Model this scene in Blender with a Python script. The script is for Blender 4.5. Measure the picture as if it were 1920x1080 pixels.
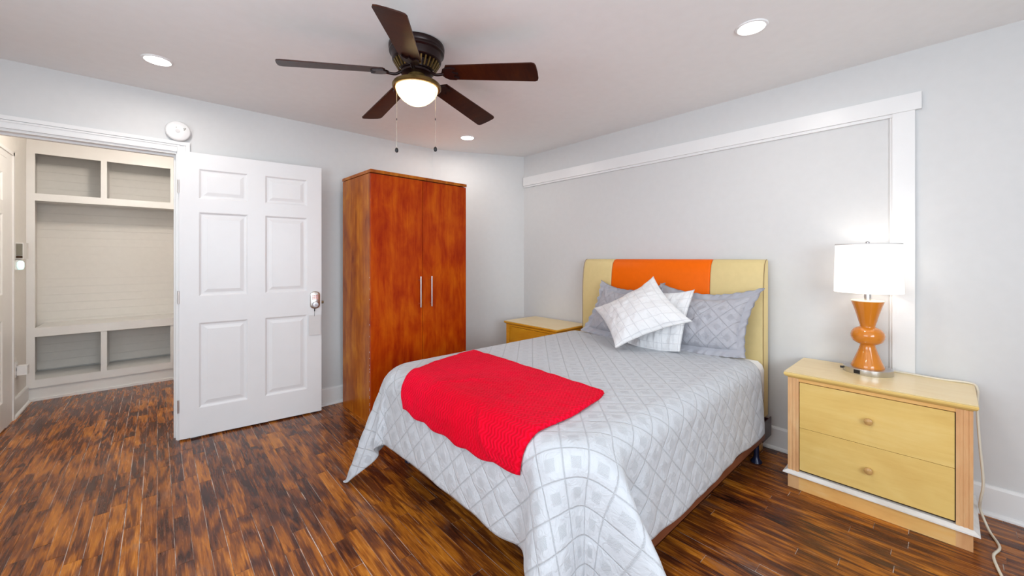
import bpy, bmesh, math, random
from mathutils import Vector, Matrix, noise
R = math.radians
random.seed(7)
sc = bpy.context.scene
for o in list(bpy.data.objects): bpy.data.objects.remove(o)

# ------------------------------------------------------------------ camera, world, exposure
H = 2.44
cam = bpy.data.objects.new('camera', bpy.data.cameras.new('camera'))
sc.collection.objects.link(cam); sc.camera = cam
cam.location = (0, 0, 1.29); cam.rotation_euler = (R(90), 0, R(-42))
cam.data.lens = 738 / 1920 * 36; cam.data.sensor_width = 36
cam.data.shift_y = -56.5 / 1920; cam.data.clip_start = 0.02
w = bpy.data.worlds.new('world'); sc.world = w; w.use_nodes = True
w.node_tree.nodes['Background'].inputs[0].default_value = (0.75, 0.87, 1.0, 1)
w.node_tree.nodes['Background'].inputs[1].default_value = 1.5
sc.view_settings.view_transform = 'Standard'; sc.view_settings.look = 'None'
sc.view_settings.gamma = 1; sc.view_settings.exposure = 0.04
sc.view_settings.use_curve_mapping = False

def light(name, kind, loc, energy, color, rot=(0, 0, 0), **k):
    d = bpy.data.lights.new(name, kind); d.energy = energy; d.color = color
    for a, b in k.items(): setattr(d, a, b)
    o = bpy.data.objects.new(name, d); sc.collection.objects.link(o)
    o.location = loc; o.rotation_euler = rot
    return o
# daylight through the two windows behind the camera
light('window_daylight', 'AREA', (0.2, -1.66, 1.5), 78, (0.84, 0.93, 1.0), (R(90), 0, R(0)), shape='RECTANGLE', size=2.2, size_y=1.2)
light('window_daylight', 'AREA', (-1.36, 0.8, 1.5), 46, (0.84, 0.93, 1.0), (R(90), 0, R(-90)), shape='RECTANGLE', size=2.0, size_y=1.2)
# recessed downlights
WARM = (1.0, 0.93, 0.86)
for (x, y) in ((0.0, 3.08), (2.2, 0.66), (2.2, 3.08), (0.0, 0.66)):
    light('downlight_lamp', 'AREA', (x, y, H - 0.03), 4.5, WARM, (0, 0, 0), shape='DISK', size=0.12)
light('hall_lamp', 'POINT', (-0.05, 4.30, 2.33), 28, (1.0, 0.90, 0.80), shadow_soft_size=0.07)
light('fan_bulb', 'POINT', (1.046, 1.933, 2.165), 6.5, (1.0, 0.86, 0.55), shadow_soft_size=0.05)
light('table_lamp_bulb', 'POINT', (2.95, 0.305, 1.24), 1.15, (1.0, 0.90, 0.78), shadow_soft_size=0.04)

# ------------------------------------------------------------------ helpers
def new_mat(name):
    m = bpy.data.materials.new(name); m.use_nodes = True
    nt = m.node_tree; b = nt.nodes['Principled BSDF']
    return m, nt, b
def N(nt, t, **k):
    n = nt.nodes.new(t)
    for a, v in k.items():
        if a.startswith('i_'): n.inputs[int(a[2:])].default_value = v
        else: setattr(n, a, v)
    return n
def L(nt, a, b): nt.links.new(a, b)
def ramp(nt, fac, stops):
    r = nt.nodes.new('ShaderNodeValToRGB'); e = r.color_ramp.elements
    while len(e) < len(stops): e.new(0.5)
    for s, (p, c) in zip(e, stops): s.position = p; s.color = (*c, 1) if len(c) == 3 else c
    L(nt, fac, r.inputs[0]); return r.outputs[0]
def math_(nt, op, a, b=None, c=None):
    n = nt.nodes.new('ShaderNodeMath'); n.operation = op
    for i, v in enumerate((a, b, c)):
        if v is None: continue
        if isinstance(v, (int, float)): n.inputs[i].default_value = v
        else: L(nt, v, n.inputs[i])
    return n.outputs[0]
def mixc(nt, fac, a, b, mode='MIX'):
    n = nt.nodes.new('ShaderNodeMix'); n.data_type = 'RGBA'; n.blend_type = mode
    for i, v in ((0, fac), (6, a), (7, b)):
        if isinstance(v, (int, float)): n.inputs[i].default_value = v
        elif isinstance(v, tuple): n.inputs[i].default_value = (*v, 1)
        else: L(nt, v, n.inputs[i])
    return n.outputs[2]
def mapping(nt, src, scale, rot=(0, 0, 0)):
    t = nt.nodes.new('ShaderNodeTexCoord') if src in ('Object', 'UV', 'Generated') else nt.nodes.new('ShaderNodeNewGeometry')
    m = nt.nodes.new('ShaderNodeMapping'); m.inputs['Scale'].default_value = scale; m.inputs['Rotation'].default_value = rot
    L(nt, t.outputs[src], m.inputs[0]); return m.outputs[0]
def noise_(nt, vec, scale=5, detail=3, rough=0.5, dist=0.0):
    n = nt.nodes.new('ShaderNodeTexNoise'); n.inputs['Scale'].default_value = scale; n.inputs['Detail'].default_value = detail
    n.inputs['Roughness'].default_value = rough; n.inputs['Distortion'].default_value = dist
    if vec is not None: L(nt, vec, n.inputs['Vector'])
    return n.outputs[0]
def bump(nt, b, h, strength=0.3, dist=0.002):
    n = nt.nodes.new('ShaderNodeBump'); n.inputs['Strength'].default_value = strength; n.inputs['Distance'].default_value = dist
    L(nt, h, n.inputs['Height']); L(nt, n.outputs[0], b.inputs['Normal'])
def plain(name, col, rough=0.5, metal=0.0, nscale=60, nstr=0.12, var=0.05, coat=0.0, spec=0.4):
    m, nt, b = new_mat(name)
    v = mapping(nt, 'Object', (1, 1, 1))
    n = noise_(nt, v, nscale * 0.12, 3)
    d = tuple(max(0, c * (1 - var)) for c in col); l = tuple(min(1, c * (1 + var)) for c in col)
    L(nt, ramp(nt, n, [(0.3, d), (0.7, l)]), b.inputs['Base Color'])
    b.inputs['Roughness'].default_value = rough; b.inputs['Metallic'].default_value = metal
    b.inputs['Coat Weight'].default_value = coat; b.inputs['Specular IOR Level'].default_value = spec
    if nstr: bump(nt, b, noise_(nt, v, nscale, 3), nstr, 0.001)
    return m
def wood(name, dark, mid, light_, scale=(14, 14, 1.2), rough=0.35, coat=0.2, blot=2.2, src='Object', spec=0.3):
    m, nt, b = new_mat(name)
    v = mapping(nt, src, scale)
    g = noise_(nt, v, 3.0, 6, 0.6, 0.6)
    bl = noise_(nt, mapping(nt, src, tuple(s ** 0.35 for s in scale)), blot, 4, 0.6, 0.4)
    f = math_(nt, 'ADD', math_(nt, 'MULTIPLY', g, 0.4), math_(nt, 'MULTIPLY', bl, 0.6))
    L(nt, ramp(nt, f, [(0.32, dark), (0.5, mid), (0.68, light_)]), b.inputs['Base Color'])
    b.inputs['Roughness'].default_value = rough; b.inputs['Coat Weight'].default_value = coat; b.inputs['Coat Roughness'].default_value = 0.15
    b.inputs['Specular IOR Level'].default_value = spec
    bump(nt, b, g, 0.08, 0.001)
    return m

M = {}
M['wall'] = plain('wall_paint', (0.66, 0.66, 0.66), 0.55, nscale=180, nstr=0.05, var=0.012)
M['ceiling'] = plain('ceiling_paint', (0.87, 0.875, 0.875), 0.7, nscale=140, nstr=0.06, var=0.012)
M['hall'] = plain('hall_paint', (0.74, 0.715, 0.67), 0.55, nscale=180, nstr=0.05, var=0.015)
M['trim'] = plain('trim_paint', (0.80, 0.80, 0.80), 0.32, nscale=80, nstr=0.04, var=0.01)
M['halltrim'] = plain('hall_trim_paint', (0.74, 0.73, 0.71), 0.35, nscale=80, nstr=0.05, var=0.015)
M['door'] = plain('door_paint', (0.79, 0.79, 0.80), 0.33, nscale=70, nstr=0.06, var=0.01)
M['cherry'] = wood('cherry_veneer', (0.26, 0.008, 0.001), (0.44, 0.050, 0.0015), (0.60, 0.120, 0.003), (9, 9, 0.9), 0.32, 0.0, 3.4, spec=0.12)
M['cherry_side'] = wood('cherry_side_veneer', (0.20, 0.030, 0.002), (0.42, 0.105, 0.004), (0.62, 0.22, 0.012), (9, 9, 0.9), 0.25, 0.0, 3.4, spec=0.25)
M['cherry_dark'] = wood('cherry_edge', (0.05, 0.008, 0.002), (0.12, 0.02, 0.004), (0.24, 0.05, 0.01), (9, 9, 9), 0.35, 0.2, 3.0)
M['chrome'] = plain('brushed_steel', (0.60, 0.60, 0.62), 0.30, 1.0, nstr=0.0)
M['satin'] = plain('satin_nickel', (0.62, 0.60, 0.58), 0.33, 1.0, nstr=0.0)
M['brass'] = plain('aged_brass', (0.30, 0.22, 0.12), 0.4, 1.0, nstr=0.1, var=0.4)
M['cream'] = plain('cream_leather', (0.70, 0.56, 0.27), 0.45, nscale=220, nstr=0.2, var=0.02, spec=0.25)
M['orange'] = plain('orange_leather', (0.86, 0.14, 0.001), 0.45, nscale=220, nstr=0.2, var=0.02, spec=0.15)
M['piping'] = plain('brown_piping', (0.30, 0.20, 0.09), 0.5)
M['maple'] = wood('maple_front', (0.70, 0.45, 0.13), (0.77, 0.53, 0.17), (0.82, 0.60, 0.23), (2.0, 1.5, 12), 0.33, 0.3, 2.0)
M['maple_top'] = wood('maple_top', (0.76, 0.56, 0.27), (0.82, 0.64, 0.34), (0.86, 0.70, 0.40), (10, 1.5, 4), 0.3, 0.3, 2.0)
M['maple_post'] = wood('worn_pink_maple', (0.56, 0.27, 0.11), (0.68, 0.37, 0.17), (0.76, 0.50, 0.25), (8, 8, 1.3), 0.5, 0.05, 2.0)
M['maple_base'] = wood('worn_maple_base', (0.70, 0.36, 0.11), (0.80, 0.46, 0.15), (0.84, 0.58, 0.27), (2, 1.5, 10), 0.45, 0.05, 2.0)
M['worn_white'] = wood('chalky_worn_moulding', (0.60, 0.55, 0.48), (0.72, 0.69, 0.65), (0.80, 0.78, 0.76), (6, 2, 6), 0.6, 0.0, 3.0)
M['maple_shaded'] = wood('shaded_maple_front', (0.62, 0.24, 0.012), (0.74, 0.32, 0.018), (0.80, 0.40, 0.03), (2.0, 1.5, 12), 0.33, 0.3, 2.0)  # same maple, with the shade on faces turned from the light coloured in
M['gapdark'] = plain('dark_gap', (0.05, 0.025, 0.01), 0.8)
M['knob'] = wood('wooden_knob', (0.42, 0.22, 0.07), (0.55, 0.32, 0.11), (0.66, 0.42, 0.17), (20, 20, 20), 0.3, 0.3)
M['bronze'] = plain('dark_bronze', (0.016, 0.006, 0.006), 0.32, 0.3, nstr=0.03, var=0.2, spec=0.35)
M['pan'] = plain('antique_brass_pan', (0.16, 0.10, 0.03), 0.34, 0.7, nstr=0.02, var=0.1)
M['blade'] = wood('mahogany_blade', (0.018, 0.003, 0.002), (0.035, 0.007, 0.003), (0.060, 0.015, 0.004), (30, 4, 4), 0.34, 0.0, 3.0, spec=0.2)
M['black'] = plain('black_plastic', (0.012, 0.012, 0.014), 0.4)
M['chainmetal'] = plain('bead_chain', (0.55, 0.50, 0.42), 0.35, 0.9, nstr=0)
M['orange_glaze'] = plain('orange_ceramic_glaze', (0.62, 0.205, 0.018), 0.14, nscale=10, nstr=0.0, var=0.06, coat=0.5)
M['glaze_rim'] = plain('cream_ceramic_top', (0.82, 0.74, 0.55), 0.3)
M['white_plastic'] = plain('white_plastic', (0.80, 0.80, 0.80), 0.35, nstr=0.0)
M['card'] = plain('white_card', (0.68, 0.67, 0.67), 0.6, nstr=0.0)
M['cord'] = plain('cream_cord', (0.74, 0.68, 0.56), 0.5)
M['railbrown'] = plain('brown_bed_rail', (0.20, 0.065, 0.03), 0.4, 0.3, var=0.12)
M['caster'] = plain('blue_black_caster', (0.012, 0.016, 0.045), 0.25, 0.2)
M['bracket'] = plain('maroon_metal_bracket', (0.045, 0.012, 0.014), 0.35, 0.2)
M['sheet'] = plain('white_sheet', (0.80, 0.80, 0.80), 0.85, nscale=25, nstr=0.3)
M['spring'] = plain('dark_box_spring_cloth', (0.035, 0.035, 0.05), 0.8, nscale=90, nstr=0.4)
M['lcd'] = plain('grey_display', (0.20, 0.19, 0.15), 0.25)
M['paint_chip'] = plain('plaster_chip', (0.75, 0.72, 0.68), 0.8)

def emis(name, col, strength, base=(0.8, 0.8, 0.8)):
    m, nt, b = new_mat(name)
    v = noise_(nt, mapping(nt, 'Object', (1, 1, 1)), 9, 3)
    L(nt, ramp(nt, v, [(0.2, tuple(c * 0.9 for c in col)), (0.8, col)]), b.inputs['Emission Color'])
    b.inputs['Base Color'].default_value = (*base, 1)
    b.inputs['Emission Strength'].default_value = strength
    return m
M['led'] = emis('lit_downlight', (1, 0.97, 0.92), 14)

M['nightlight'] = emis('lit_night_light', (0.45, 0.95, 0.88), 0.9)

def shade_mat(name='lit_linen_shade', em=(1, 0.97, 0.95, 1), es=0.62, tr=0.5, tc=(0.92, 0.9, 0.88, 1)):
    m, nt, b = new_mat(name)
    out = nt.nodes['Material Output']
    v = noise_(nt, mapping(nt, 'Object', (1, 1, 8)), 60, 3)
    b.inputs['Base Color'].default_value = (0.9, 0.88, 0.86, 1); b.inputs['Roughness'].default_value = 0.8
    b.inputs['Emission Color'].default_value = em; b.inputs['Emission Strength'].default_value = es
    bump(nt, b, v, 0.2, 0.001)
    t = N(nt, 'ShaderNodeBsdfTranslucent'); t.inputs[0].default_value = tc
    mx = N(nt, 'ShaderNodeMixShader', i_0=tr)
    L(nt, b.outputs[0], mx.inputs[1]); L(nt, t.outputs[0], mx.inputs[2]); L(nt, mx.outputs[0], out.inputs[0])
    return m
M['shade'] = shade_mat()
M['globe'] = shade_mat('lit_alabaster_glass', (1.0, 0.90, 0.62, 1), 0.22, 0.25, (0.75, 0.66, 0.42, 1))

def glass_mat():
    m, nt, b = new_mat('window_glass')
    b.inputs['Transmission Weight'].default_value = 1; b.inputs['Roughness'].default_value = 0.0; b.inputs['IOR'].default_value = 1.05
    return m
M['glass'] = glass_mat()

def floor_mat(name, rnd):
    m, nt, b = new_mat(name)
    if rnd == 'object':
        r = N(nt, 'ShaderNodeObjectInfo').outputs['Random']
    else:
        r = N(nt, 'ShaderNodeNewGeometry').outputs['Random Per Island']
    g = N(nt, 'ShaderNodeNewGeometry')
    off = N(nt, 'ShaderNodeCombineXYZ'); L(nt, math_(nt, 'MULTIPLY', r, 37.0), off.inputs[1]); L(nt, math_(nt, 'MULTIPLY', r, 91.0), off.inputs[2])
    add = N(nt, 'ShaderNodeVectorMath', operation='ADD'); L(nt, g.outputs['Position'], add.inputs[0]); L(nt, off.outputs[0], add.inputs[1])
    mp = N(nt, 'ShaderNodeMapping'); mp.inputs['Scale'].default_value = (30, 1.5, 2.0); L(nt, add.outputs[0], mp.inputs[0])
    grain = noise_(nt, mp.outputs[0], 2.2, 7, 0.68, 1.6)
    mp2 = N(nt, 'ShaderNodeMapping'); mp2.inputs['Scale'].default_value = (11, 1.0, 1.6); L(nt, add.outputs[0], mp2.inputs[0])
    fig = N(nt, 'ShaderNodeTexWave'); fig.wave_type = 'RINGS'; fig.inputs['Scale'].default_value = 1.7
    fig.inputs['Distortion'].default_value = 9; fig.inputs['Detail'].default_value = 4; fig.inputs['Detail Scale'].default_value = 1.6
    L(nt, mp2.outputs[0], fig.inputs['Vector'])
    mpw = N(nt, 'ShaderNodeMapping'); mpw.inputs['Scale'].default_value = (3.2, 0.9, 1); L(nt, g.outputs['Position'], mpw.inputs[0])
    wear = noise_(nt, mpw.outputs[0], 1.6, 6, 0.65, 0.5)
    f = math_(nt, 'ADD', math_(nt, 'MULTIPLY', grain, 0.44), math_(nt, 'MULTIPLY', fig.outputs['Fac'], 0.14))
    f = math_(nt, 'ADD', f, math_(nt, 'MULTIPLY', wear, 0.42))
    f = math_(nt, 'ADD', f, math_(nt, 'MULTIPLY', math_(nt, 'SUBTRACT', r, 0.5), 0.13))
    col = ramp(nt, f, [(0.30, (0.026, 0.008, 0.005)), (0.41, (0.085, 0.023, 0.009)), (0.50, (0.19, 0.052, 0.009)), (0.59, (0.37, 0.115, 0.012)), (0.72, (0.62, 0.23, 0.026))])
    # pale scuffed dust in patches
    sc1 = noise_(nt, mapping(nt, 'Position', (3.0, 1.2, 1)), 2.3, 8, 0.75, 0.3)
    sm = ramp(nt, sc1, [(0.55, (0, 0, 0)), (0.78, (0.5, 0.5, 0.5))])
    col = mixc(nt, sm, col, (0.20, 0.15, 0.13))
    L(nt, col, b.inputs['Base Color'])
    rr = ramp(nt, grain, [(0.3, (0.15, 0.15, 0.15)), (0.7, (0.33, 0.33, 0.33))])
    L(nt, rr, b.inputs['Roughness'])
    b.inputs['Specular IOR Level'].default_value = 0.34
    bump(nt, b, math_(nt, 'ADD', grain, math_(nt, 'MULTIPLY', wear, 0.8)), 0.35, 0.0016)
    return m
M['plank'] = floor_mat('oak_strip', 'object')
M['plank_s'] = floor_mat('oak_strip_field', 'island')
def joint_mat():
    m, nt, b = new_mat('joint_dust')
    n = noise_(nt, mapping(nt, 'Position', (9, 2.2, 1)), 2.0, 4, 0.7)
    L(nt, ramp(nt, n, [(0.40, (0.05, 0.025, 0.015)), (0.55, (0.66, 0.58, 0.52))]), b.inputs['Base Color']); b.inputs['Roughness'].default_value = 0.9
    return m
M['subfloor'] = joint_mat()

def quilt_mat(name, cols, p=0.098, rot=45, strength=0.9, squares=True):
    m, nt, b = new_mat(name)
    v = mapping(nt, 'UV', (1 / p, 1 / p, 1), (0, 0, R(rot)))
    sx = N(nt, 'ShaderNodeSeparateXYZ'); L(nt, v, sx.inputs[0])
    def fr(o): return math_(nt, 'ABSOLUTE', math_(nt, 'SUBTRACT', math_(nt, 'FRACT', o), 0.5))   # 0 centre .. .5 at seam
    a, c = fr(sx.outputs[0]), fr(sx.outputs[1])
    mx = math_(nt, 'MAXIMUM', a, c)
    seam = math_(nt, 'SMOOTH_MIN', math_(nt, 'MULTIPLY', math_(nt, 'SUBTRACT', 0.5, mx), 24.0), 1.0, 0.4)   # 0 at seam to 1
    dots = math_(nt, 'MULTIPLY', math_(nt, 'SINE', math_(nt, 'MULTIPLY', sx.outputs[0], 120.0)), math_(nt, 'SINE', math_(nt, 'MULTIPLY', sx.outputs[1], 120.0)))
    inner = math_(nt, 'LESS_THAN', mx, 0.19)
    ring = math_(nt, 'GREATER_THAN', mx, 0.46)
    h = seam
    if squares:
        cel = N(nt, 'ShaderNodeCombineXYZ')
        L(nt, math_(nt, 'FLOOR', sx.outputs[0]), cel.inputs[0]); L(nt, math_(nt, 'FLOOR', sx.outputs[1]), cel.inputs[1])
        wn = N(nt, 'ShaderNodeTexWhiteNoise'); L(nt, cel.outputs[0], wn.inputs[0])
        msk = math_(nt, 'ADD', math_(nt, 'MULTIPLY', inner, 1.0), ring)
        h = math_(nt, 'SUBTRACT', h, math_(nt, 'MULTIPLY', inner, 0.22))
        h = math_(nt, 'ADD', h, math_(nt, 'MULTIPLY', math_(nt, 'MULTIPLY', dots, msk), 0.26))
    wr = noise_(nt, mapping(nt, 'UV', (1, 1, 1)), 26, 3, 0.55, 1.2)
    h2 = math_(nt, 'ADD', h, math_(nt, 'MULTIPLY', wr, 1.9))
    cf = math_(nt, 'SUBTRACT', seam, math_(nt, 'MULTIPLY', inner, 0.28 if squares else 0.0))
    L(nt, mixc(nt, cf, cols[0], cols[1]), b.inputs['Base Color'])
    b.inputs['Roughness'].default_value = 0.62
    b.inputs['Sheen Weight'].default_value = 0.15
    bump(nt, b, h2, strength, 0.0045)
    return m
M['quilt'] = quilt_mat('grey_quilt', ((0.445, 0.46, 0.49), (0.51, 0.53, 0.565)), strength=0.62)
M['sham'] = quilt_mat('grey_sham', ((0.37, 0.37, 0.41), (0.42, 0.42, 0.46)), p=0.105, rot=45, strength=0.6)
M['pintuck'] = quilt_mat('white_pintuck', ((0.66, 0.66, 0.69), (0.76, 0.76, 0.77)), p=0.062, rot=0, strength=0.45, squares=False)

M['flange'] = plain('grey_flange_cloth', (0.40, 0.40, 0.44), 0.65, nscale=25, nstr=0.5, var=0.03, spec=0.2)
def throw_mat():
    m, nt, b = new_mat('red_plush')
    t = N(nt, 'ShaderNodeTexCoord')
    sx = N(nt, 'ShaderNodeSeparateXYZ'); L(nt, t.outputs['UV'], sx.inputs[0])
    n1 = noise_(nt, t.outputs['UV'], 2.5, 3)
    wob = math_(nt, 'MULTIPLY', math_(nt, 'SINE', math_(nt, 'MULTIPLY', sx.outputs[0], 190.0)), 0.006)
    s = math_(nt, 'SINE', math_(nt, 'MULTIPLY', math_(nt, 'ADD', sx.outputs[1], wob), 330.0))
    fuzz = noise_(nt, t.outputs['UV'], 300, 3)
    msk = ramp(nt, noise_(nt, t.outputs['UV'], 5, 3), [(0.4, (0.25,) * 3), (0.6, (1,) * 3)])
    h = math_(nt, 'ADD', math_(nt, 'MULTIPLY', math_(nt, 'MULTIPLY', s, msk), 0.5), math_(nt, 'MULTIPLY', fuzz, 0.7))
    h = math_(nt, 'ADD', h, math_(nt, 'MULTIPLY', noise_(nt, t.outputs['UV'], 9, 4, 0.6, 1.0), 4.5))
    f = math_(nt, 'ADD', math_(nt, 'MULTIPLY', s, 0.2), n1)
    L(nt, ramp(nt, f, [(0.25, (0.62, 0.001, 0.014)), (0.75, (0.80, 0.003, 0.032))]), b.inputs['Base Color'])
    b.inputs['Roughness'].default_value = 0.8; b.inputs['Specular IOR Level'].default_value = 0.05; b.inputs['Sheen Weight'].default_value = 0.3
    b.inputs['Sheen Tint'].default_value = (1, 0.08, 0.12, 1); b.inputs['Sheen Roughness'].default_value = 0.4
    bump(nt, b, h, 0.8, 0.004)
    return m
M['throw'] = throw_mat()

def link(o, parent=None):
    sc.collection.objects.link(o)
    if parent: o.parent = parent
    return o
def mesh_obj(name, verts, faces, mat, parent=None, smooth=False, uvs=None, mats=None):
    me = bpy.data.meshes.new(name); me.from_pydata([tuple(v) for v in verts], [], faces); me.update()
    me.materials.append(mat)
    if smooth:
        for p in me.polygons: p.use_smooth = True
    if uvs:
        ul = me.uv_layers.new(name='UVMap')
        for lp in me.loops: ul.data[lp.index].uv = uvs[lp.vertex_index]
    return link(bpy.data.objects.new(name, me), parent)
def bm_obj(name, bm, mat, parent=None, smooth=False, bev=0, seg=2, angle=40):
    if bev:
        es = [e for e in bm.edges if len(e.link_faces) == 2 and e.calc_face_angle(0) > R(30)]
        bmesh.ops.bevel(bm, geom=es, offset=bev, segments=seg, profile=0.5, affect='EDGES', clamp_overlap=True)
    bmesh.ops.recalc_face_normals(bm, faces=bm.faces)
    me = bpy.data.meshes.new(name); bm.to_mesh(me); bm.free(); me.materials.append(mat)
    if smooth:
        for p in me.polygons: p.use_smooth = True
        me.set_sharp_from_angle(angle=R(angle))
    return link(bpy.data.objects.new(name, me), parent)
def add_box(bm, a, b):
    vs = [bm.verts.new((x, y, z)) for x in (a[0], b[0]) for y in (a[1], b[1]) for z in (a[2], b[2])]
    for f in ((0, 1, 3, 2), (4, 6, 7, 5), (0, 4, 5, 1), (2, 3, 7, 6), (0, 2, 6, 4), (1, 5, 7, 3)): bm.faces.new([vs[i] for i in f])
def box(name, a, b, mat, parent=None, bev=0.0, seg=2):
    bm = bmesh.new(); add_box(bm, a, b)
    return bm_obj(name, bm, mat, parent, bev=bev, seg=seg, smooth=bev > 0)
def boxes(name, lst, mat, parent=None, bev=0.0):
    bm = bmesh.new()
    for a, b in lst: add_box(bm, a, b)
    return bm_obj(name, bm, mat, parent, bev=bev, smooth=bev > 0)
def lathe(name, prof, mat, parent=None, seg=48, loc=(0, 0, 0), sx=1, sy=1, closed=False, angle=40):
    bm = bmesh.new(); rings = []
    for r, z in prof:
        if r < 1e-5: rings.append([bm.verts.new((loc[0], loc[1], loc[2] + z))])
        else: rings.append([bm.verts.new((loc[0] + sx * r * math.cos(2 * math.pi * i / seg), loc[1] + sy * r * math.sin(2 * math.pi * i / seg), loc[2] + z)) for i in range(seg)])
    pairs = list(zip(rings, rings[1:])) + ([(rings[-1], rings[0])] if closed else [])
    for A, B in pairs:
        for i in range(seg):
            j = (i + 1) % seg
            if len(A) == 1 and len(B) == 1: continue
            if len(A) == 1: bm.faces.new((A[0], B[j], B[i]))
            elif len(B) == 1: bm.faces.new((A[i], A[j], B[0]))
            else: bm.faces.new((A[i], A[j], B[j], B[i]))
    return bm_obj(name, bm, mat, parent, smooth=True, angle=angle)
def tube(name, pts, r, mat, parent=None, seg=8, smooth_path=True):
    pts = [Vector(p) for p in pts]
    if smooth_path and len(pts) > 2:
        out = []
        for i in range(len(pts) - 1):
            p0, p1, p2, p3 = pts[max(i - 1, 0)], pts[i], pts[i + 1], pts[min(i + 2, len(pts) - 1)]
            for k in range(6):
                t = k / 6
                out.append(0.5 * ((2 * p1) + (-p0 + p2) * t + (2 * p0 - 5 * p1 + 4 * p2 - p3) * t * t + (-p0 + 3 * p1 - 3 * p2 + p3) * t ** 3))
        out.append(pts[-1]); pts = out
    bm = bmesh.new(); prev = None; nrm = None
    for i, p in enumerate(pts):
        t = (pts[min(i + 1, len(pts) - 1)] - pts[max(i - 1, 0)]).normalized()
        if nrm is None: nrm = t.orthogonal().normalized()
        nrm = (nrm - t * nrm.dot(t)).normalized(); bn = t.cross(nrm)
        ring = [bm.verts.new(p + nrm * r * math.cos(2 * math.pi * k / seg) + bn * r * math.sin(2 * math.pi * k / seg)) for k in range(seg)]
        if prev:
            for k in range(seg): bm.faces.new((prev[k], prev[(k + 1) % seg], ring[(k + 1) % seg], ring[k]))
        else: bm.faces.new(ring[::-1])
        prev = ring
    bm.faces.new(prev)
    return bm_obj(name, bm, mat, parent, smooth=True)
def thing(name, label, cat, loc=(0, 0, 0), rz=0, group=None):
    o = bpy.data.objects.new(name, None); sc.collection.objects.link(o); o.empty_display_size = 0.1
    o.location = loc; o.rotation_euler = (0, 0, rz); o['label'] = label; o['category'] = cat
    if group: o['group'] = group
    return o
def tag(o, label, cat, group=None):
    o['label'] = label; o['category'] = cat
    if group: o['group'] = group
    return o
def struct(o): o['kind'] = 'structure'; return o
def sroot(name, loc=(0, 0, 0), rz=0):
    o = bpy.data.objects.new(name, None); sc.collection.objects.link(o); o.location = loc; o.rotation_euler = (0, 0, rz); o['kind'] = 'structure'
    return o

# ------------------------------------------------------------------ room shell
XR, YB, XL, YF = 3.11, 3.66, -1.3, -1.6       # right wall, back wall, left wall, front wall (behind the camera)
HX0, HX1, HY0, HY1 = -0.87, 0.75, 3.78, 5.95  # hall behind the opening
OX0, OX1, OZ = -0.87, 0.10, 2.045             # door opening in the back wall
CX = 2.17                                      # the slanted corner wall runs from (CX, YB) to (XR, 3.25)
CY = 3.25
struct(box('ceiling', (XL - 0.1, YF - 0.1, H), (XR + 0.1, HY1 + 0.1, H + 0.1), M['ceiling']))
struct(box('wall_right', (XR, YF - 0.1, -0.05), (XR + 0.1, YB + 0.12, H), M['wall']))
struct(boxes('wall_back', [((OX1, YB, -0.05), (XR, YB + 0.12, H)), ((OX0, YB, OZ), (OX1, YB + 0.12, H)), ((XL - 0.1, YB, -0.05), (OX0, YB + 0.12, H))], M['wall']))
# slanted corner wall
bm = bmesh.new()
vs = [bm.verts.new(p) for z in (-0.05, H) for p in ((CX, YB, z), (XR, CY, z), (XR, YB, z))]
for f in ((0, 2, 1), (3, 4, 5), (0, 1, 4, 3), (1, 2, 5, 4), (2, 0, 3, 5)): bm.faces.new([vs[i] for i in f])
struct(bm_obj('wall_corner', bm, M['wall']))
# wall_left with a window opening, wall_front with a window opening
struct(boxes('wall_left', [((XL - 0.1, YF, -0.05), (XL, YB, 0.9)), ((XL - 0.1, YF, 2.1), (XL, YB, H)), ((XL - 0.1, YF, 0.9), (XL, -0.2, 2.1)), ((XL - 0.1, 1.8, 0.9), (XL, YB, 2.1))], M['wall']))
struct(boxes('wall_front', [((XL - 0.1, YF - 0.1, -0.05), (XR, YF, 0.9)), ((XL - 0.1, YF - 0.1, 2.1), (XR, YF, H)), ((XL - 0.1, YF - 0.1, 0.9), (-0.9, YF, 2.1)), ((1.3, YF - 0.1, 0.9), (XR, YF, 2.1))], M['wall']))
wn = sroot('window_1', (0.2, YF, 1.5))
boxes('window_frame', [((-1.1, -0.09, -0.6), (-1.05, -0.04, 0.6)), ((1.05, -0.09, -0.6), (1.1, -0.04, 0.6)), ((-1.1, -0.09, -0.6), (1.1, -0.04, -0.55)), ((-1.1, -0.09, 0.55), (1.1, -0.04, 0.6)), ((-0.02, -0.09, -0.6), (0.02, -0.04, 0.6))], M['trim'], wn)
box('pane', (-1.1, -0.088, -0.6), (1.1, -0.084, 0.6), M['glass'], wn)
wn = sroot('window_2', (XL, 0.8, 1.5))
boxes('window_frame', [((-0.09, -1, -0.6), (-0.04, -0.95, 0.6)), ((-0.09, 0.95, -0.6), (-0.04, 1, 0.6)), ((-0.09, -1, -0.6), (-0.04, 1, -0.55)), ((-0.09, -1, 0.55), (-0.04, 1, 0.6)), ((-0.09, -0.02, -0.6), (-0.04, 0.02, 0.6))], M['trim'], wn)
box('pane', (-0.088, -1, -0.6), (-0.084, 1, 0.6), M['glass'], wn)
# hall shell
struct(boxes('wall_hall_left', [((HX0 - 0.1, HY0, -0.05), (HX0, 3.92, H)), ((HX0 - 0.1, 3.92, 2.05), (HX0, 4.80, H)), ((HX0 - 0.1, 4.80, -0.05), (HX0, HY1, H))], M['hall']))
struct(box('wall_hall_back', (HX0 - 0.1, HY1, -0.05), (HX1 + 0.1, HY1 + 0.1, H), M['hall']))
struct(box('wall_hall_right', (HX1, HY0, -0.05), (HX1 + 0.1, HY1, H), M['hall']))

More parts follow.
